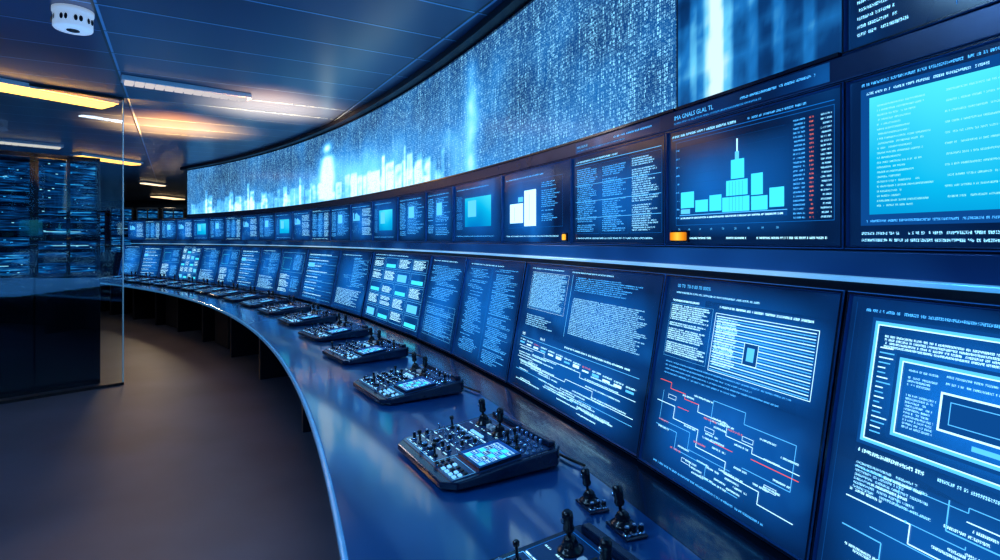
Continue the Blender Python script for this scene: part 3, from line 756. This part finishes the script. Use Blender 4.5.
cths=[19.45,22.2,25.15,28.0,30.7,33.4,36.0,38.4,40.6,42.7,44.6,46.5,48.4,50.2,52.0,53.8,55.6,57.4]
for i,t in enumerate(cths):
    make_console(i,t,23.18 if i else 23.04,i<7,'dark control console with joysticks, knobs and small lit screen',8 if i<5 else 3)
for i,(t,r,s) in enumerate(((20.8,23.42,.95),(20.35,23.44,1.05))):
    root=empty('joystick_pod',P(t,r,DZ+0.001),(0,0,(t-90)*D2R),'small desktop joystick pod with side knobs','joystick','joystick pods between consoles')
    root.scale=(s,s,s)
    mb=MB(); mb.box(-.050,-.040,0,.070,.040,.010); obj('base_plate',mb.mesh('base_plate',[console_m]),root,bevel=.004)
    b=obj('joystick',jb_me,root,(-.01,0,.010)); h=obj('joystick_handle',js_me,b); h.rotation_euler=(.1,-.12,0)
    for y in (-.025,0,.025): obj('knob',knobs[1 if y else 3],root,(.052,y,.010))
def ambermat():
    t=NT('amber_lamp'); e=t.n('ShaderNodeEmission'); o=t.obj(); x,y,z=t.sep(o)
    f=t.M('ABSOLUTE',t.M('MULTIPLY',x,16.0))
    t.L(t.ramp(f,[(0.0,srgb(255,205,70)),(0.5,srgb(250,150,25)),(1.0,srgb(150,80,20))]),e.inputs[0]); e.inputs[1].default_value=1.2
    return t.surf(e.outputs[0])
amber=ambermat()
def indicator(x,wd,lab):
    t=th_of_x(x); root=empty('indicator_lamp',P(t,R-0.052,EYE-0.014),(0,0,(t-90)*D2R),lab,'indicator lamp','amber indicator lamps')
    mb=MB(); mb.box(-wd-.006,-.006,0,wd+.006,.006,.05); obj('housing',mb.mesh('housing',[bezel_m]),root,bevel=.003)
    mb=MB(); mb.box(-wd,-.014,.008,wd,-.006,.042); obj('lens',mb.mesh('lens',[amber],True),root,bevel=.007,seg=4)
indicator(690,.050,'wide glowing amber indicator lamp below the bar chart monitor')
indicator(573,.018,'small glowing amber indicator lamp clipped to monitor frame')
# ---------------------------------------------------------------- ceiling fixtures and added fill lights
def yc(y): return 924.0/(239-y)
def cpt(x,y): Y=yc(y); return Vector(((x-500)/F*Y,Y,CZ))
def lamp(pa,pb,w,col,s,label,area=None):
    a=Vector(pa);b=Vector(pb); m=(a+b)/2; d=b-a; L=d.length; ang=math.atan2(d.y,d.x)
    root=empty('ceiling_lamp',(m.x,m.y,CZ),(0,0,ang),label,'ceiling lamp','linear ceiling lamps')
    mb=MB(); mb.box(-L/2,-w/2,-.05,L/2,w/2,-0.001); obj('housing',mb.mesh('housing',[white_m]),root,bevel=.006)
    mb=MB()
    n=max(4,int(L/0.09))
    for i in range(n):
        x0=-L/2+.03+(L-.06)*i/n; mb.box(x0,-w/2+.02,-.075,x0+(L-.06)/n*.86,w/2-.02,-.05)
    obj('diffuser',mb.mesh('diffuser',[emit('lamp_light',col,s)]),root)
    if area:
        ld=bpy.data.lights.new('lamp_light','AREA'); ld.shape='RECTANGLE'; ld.size=L; ld.size_y=w; ld.energy=area; ld.color=col[:3]
        lo=bpy.data.objects.new('lamp_glow',ld); link(lo); lo.parent=root; lo.location=(0,0,-.09)
    return root
warm=srgb(255,185,80); cool=srgb(170,215,255); tint=srgb(140,205,255)
lamp(cpt(121,76),cpt(250,95),.17,srgb(236,228,232),.8,'linear louvred ceiling lamp with pinkish white light',18)
lamp(cpt(-60,70),cpt(112,102),.36,warm,5.0,'long warm yellow linear ceiling lamp',14)
lamp(cpt(76,153),cpt(138,162),.30,warm,3.5,'short warm yellow ceiling lamp',18)
lamp(cpt(-20,137),cpt(63,145),.2,srgb(235,225,215),.9,'white linear ceiling lamp above glass room',15)
lamp(cpt(142,181),cpt(164,184),.22,srgb(255,225,180),2.0,'distant warm white ceiling lamp',90)
lamp(cpt(156,195),cpt(180,198),.5,srgb(255,215,160),2.0,'distant warm white ceiling lamp',130)
for (x,y,e) in ((-2.5,-1.5,55),(-5.0,-0.2,75),(-2.4,1.4,45)):  # unseen lamps added overhead for cool fill light
    lamp((x,y,0),(x+1.1,y+.75,0),.18,tint,1.5,'unseen cool blue fill lamp added on the ceiling',e)
def upl(loc,size,e,col):  # added up-facing fill light for the ceiling, no fixture behind it
    ld=bpy.data.lights.new('added_ceiling_wash','AREA'); ld.shape='RECTANGLE'; ld.size=size; ld.size_y=size; ld.energy=e; ld.color=col[:3]
    lo=bpy.data.objects.new('added_ceiling_wash',ld); link(lo); lo.location=loc; lo.rotation_euler=(math.pi,0,0)
def spot(loc,e,col,ang=70):  # added up-facing light, puts a warm lamp reflection glow on the ceiling
    ld=bpy.data.lights.new('added_warm_spot','SPOT'); ld.spot_size=ang*D2R; ld.spot_blend=1.0; ld.energy=e; ld.color=col[:3]; ld.shadow_soft_size=.15
    lo=bpy.data.objects.new('added_warm_spot',ld); link(lo); lo.location=loc; lo.rotation_euler=(math.pi,0,0)
blu=srgb(80,170,255)
upl((-2.4,3.4,1.0),3.4,58,blu)
upl((-8,10.0,1.0),4.0,34,blu)
p=cpt(272,108); spot((p.x,p.y,CZ-1.2),2300,srgb(255,170,108),88)
p=cpt(175,128); spot((p.x,p.y,CZ-1.3),5600,srgb(255,142,64),90)
p=cpt(45,92); spot((p.x,p.y,CZ-1.1),7500,srgb(255,138,36),100)
# detector
dp=Vector((-3.08,4.04,CZ))
det=empty('ceiling_sensor',dp,(0,0,0.6),'round white ceiling sensor with dark vents','sensor')
sens_m=pbr('sensor_white',srgb(240,244,250),0.4,0,0.02,emis=srgb(190,215,240),es=0.45)  # housing glows faintly in place of light falling on it
mb=MB(); mb.lathe([(.125,-.001),(.125,-.03),(.119,-.036),(.119,-.132),(.112,-.142),(.07,-.145)][::-1],n=36); obj('housing',mb.mesh('housing',[sens_m],True),det)
mb=MB()
for a in range(0,360,40):
    aa=a*D2R
    for k in (0,1):
        v=Vector((math.cos(aa),math.sin(aa),0)); t_=Vector((-math.sin(aa),math.cos(aa),0)); c=v*.1185+t_*(k*.03)+Vector((0,0,-.085))
        pts=[]
        for i in range(10):
            q=i/10*2*math.pi; pts.append(c+t_*.012*math.cos(q)+Vector((0,0,.022*math.sin(q)))+v*.004)
        mb.poly(pts)
obj('vent',mb.mesh('vent',[black_m]),det)
mb=MB(); mb.lathe([(.02,-.155),(.04,-.150),(.04,-.144)],n=20); obj('lens',mb.mesh('lens',[black_m],True),det)
# ---------------------------------------------------------------- glass room with racks
A=Vector((-4.40,6.55)); dirv=Vector((-.69,-.724)).normalized()
inn=Vector((-.724,.69)).normalized()
ang=math.atan2(-dirv.y,-dirv.x)
def glass_mat():
    t=NT('clear_glass'); gl=t.n('ShaderNodeBsdfGlossy'); gl.inputs['Roughness'].default_value=0.02; gl.inputs[0].default_value=(.6,.8,1,1)
    tr=t.n('ShaderNodeBsdfTransparent'); tr.inputs[0].default_value=(.93,.98,.99,1)
    fr=t.n('ShaderNodeFresnel'); fr.inputs[0].default_value=1.5
    mx=t.n('ShaderNodeMixShader'); t.L(fr.outputs[0],mx.inputs[0]); t.L(tr.outputs[0],mx.inputs[1]); t.L(gl.outputs[0],mx.inputs[2])
    return t.surf(mx.outputs[0])
gm=glass_mat(); edge_m=pbr('glass_edge_pale',srgb(110,160,190),0.2,0.3,0.05,emis=srgb(90,150,190),es=.3)
pw=1.3
def pane(p,an,w,edge=True):
    root=empty('glass_partition',(p.x,p.y,0),(0,0,an),'full-height clear glass partition panel with slim dark rails','glass partition','glass partition panels')
    mb=MB(); mb.box(-w/2+.006,-.006,.03,w/2-.012,.006,CZ-.03); obj('pane',mb.mesh('pane',[gm]),root)
    if edge:
        mb=MB(); mb.box(w/2-.012,-.010,.03,w/2-.003,.010,CZ-.03); obj('glass_edge',mb.mesh('glass_edge',[edge_m]),root)
    for z0,z1 in ((0,.03),(CZ-.03,CZ-.001)):
        mb=MB(); mb.box(-w/2+.002,-.02,z0,w/2-.002,.02,z1); obj('rail',mb.mesh('rail',[black_m]),root)
for i in range(4): pane(A+dirv*(pw*(i+.5)),ang,pw)
rack_m=pbr('rack_black_metal',srgb(10,20,36),0.14,0.5,0.2,coat=.6)
led=emit('led_blue',srgb(45,165,240),1.3); led2=emit('led_pale',srgb(140,220,252),1.4)
def server_face():
    t=NT('server_face_glow'); e=t.n('ShaderNodeEmission'); o=t.n('ShaderNodeNewGeometry').outputs['Position']
    x,y,z=t.sep(o)
    s=t.noise(t.comb(t.M('MULTIPLY',x,6.0),t.M('MULTIPLY',y,6.0),t.M('MULTIPLY',z,50.0)),1.0,1)
    b=t.noise(o,1.8,2)
    t.L(t.ramp(t.M('MULTIPLY',s,t.M('ADD',b,.5)),[(.34,srgb(2,16,38)),(.54,srgb(4,52,106)),(.68,srgb(12,112,190)),(.88,srgb(90,200,245))]),e.inputs[0])
    e.inputs[1].default_value=.9
    return t.surf(e.outputs[0])
shelf_m=server_face()
def rack_meshes(seed):
    rd=random.Random(seed); W,Dp,H=.60,.7,2.65
    c=MB(); c.box(-W/2,0,0,-W/2+.035,Dp,H); c.box(W/2-.035,0,0,W/2,Dp,H); c.box(-W/2,Dp-.03,0,W/2,Dp,H); c.box(-W/2,0,H-.05,W/2,Dp,H); c.box(-W/2,0,0,W/2,Dp,.06); c.box(-W/2,0,1.27,W/2,Dp,1.31)
    c.box(-.018,-.004,1.31,.018,.03,H-.04)
    ds=[]
    for s in (-1,1):
        d=MB(); d.box(min(s*.002,s*(W/2-.004)),-.022,.04,max(s*.002,s*(W/2-.004)),-.002,1.26); ds.append(d.mesh('door',[rack_m]))
    s=[]
    z=1.32
    while z<2.52:
        h=rd.choice([.045,.045,.06,.09]); s.append((z,h)); z+=h+rd.choice([.015,.03,.05,.08])
    m=MB()
    for (z,h) in s:
        dep=rd.choice([.04,.05,.06,.10])
        m.box(-W/2+.04,dep,z,W/2-.04,Dp-.1,z+h,0)
        if rd.random()<.35: m.box(-W/2+.05+rd.uniform(0,.2),dep-.004,z+h*.4,W/2-.06-rd.uniform(0,.2),dep,z+h*.4+.006,1 if rd.random()<.6 else 2)
        for k in range(rd.randint(1,5)):
            x=rd.uniform(-W/2+.05,W/2-.09); w=rd.choice([.006,.012,.02]); zz=z+rd.uniform(.1,.7)*h
            m.box(x,dep-.004,zz,min(W/2-.04,x+w),dep,zz+.007,1 if rd.random()<.5 else 2)
    return c.mesh('cabinet',[rack_m]),ds,m.mesh('server_unit',[shelf_m,led,led2])
def rack(p,an,seed,lab,grp):
    root=empty('server_rack',(p.x,p.y,0),(0,0,an),lab,'server rack',grp)
    a,ds,c=rack_meshes(seed); obj('cabinet',a,root,bevel=.003); obj('server_unit',c,root)
    for d in ds: obj('door',d,root,bevel=.002)
for i in range(6):
    rack(A+dirv*(.48+.605*i)+inn*(.25),ang,i,'tall black server rack with blue-lit units above closed doors','server racks behind glass')
for i in range(10):
    p=Vector((-14.6+.66*i,15.7+.2*i)); rack(p,0.3,20+i,'distant tall server rack with glowing blue units','server racks at the far wall')
# ---------------------------------------------------------------- world & camera
w=bpy.data.worlds.new('world'); scene.world=w; w.use_nodes=True
w.node_tree.nodes['Background'].inputs[0].default_value=(0.03,0.07,0.16,1); w.node_tree.nodes['Background'].inputs[1].default_value=1.0
cam=bpy.data.cameras.new('camera'); co=bpy.data.objects.new('camera',cam); link(co)
co.location=(0,0,EYE); co.rotation_euler=(math.pi/2,0,0); cam.sensor_width=36; cam.lens=36*F/1000; cam.shift_y=-0.041; cam.clip_start=0.02
scene.camera=co
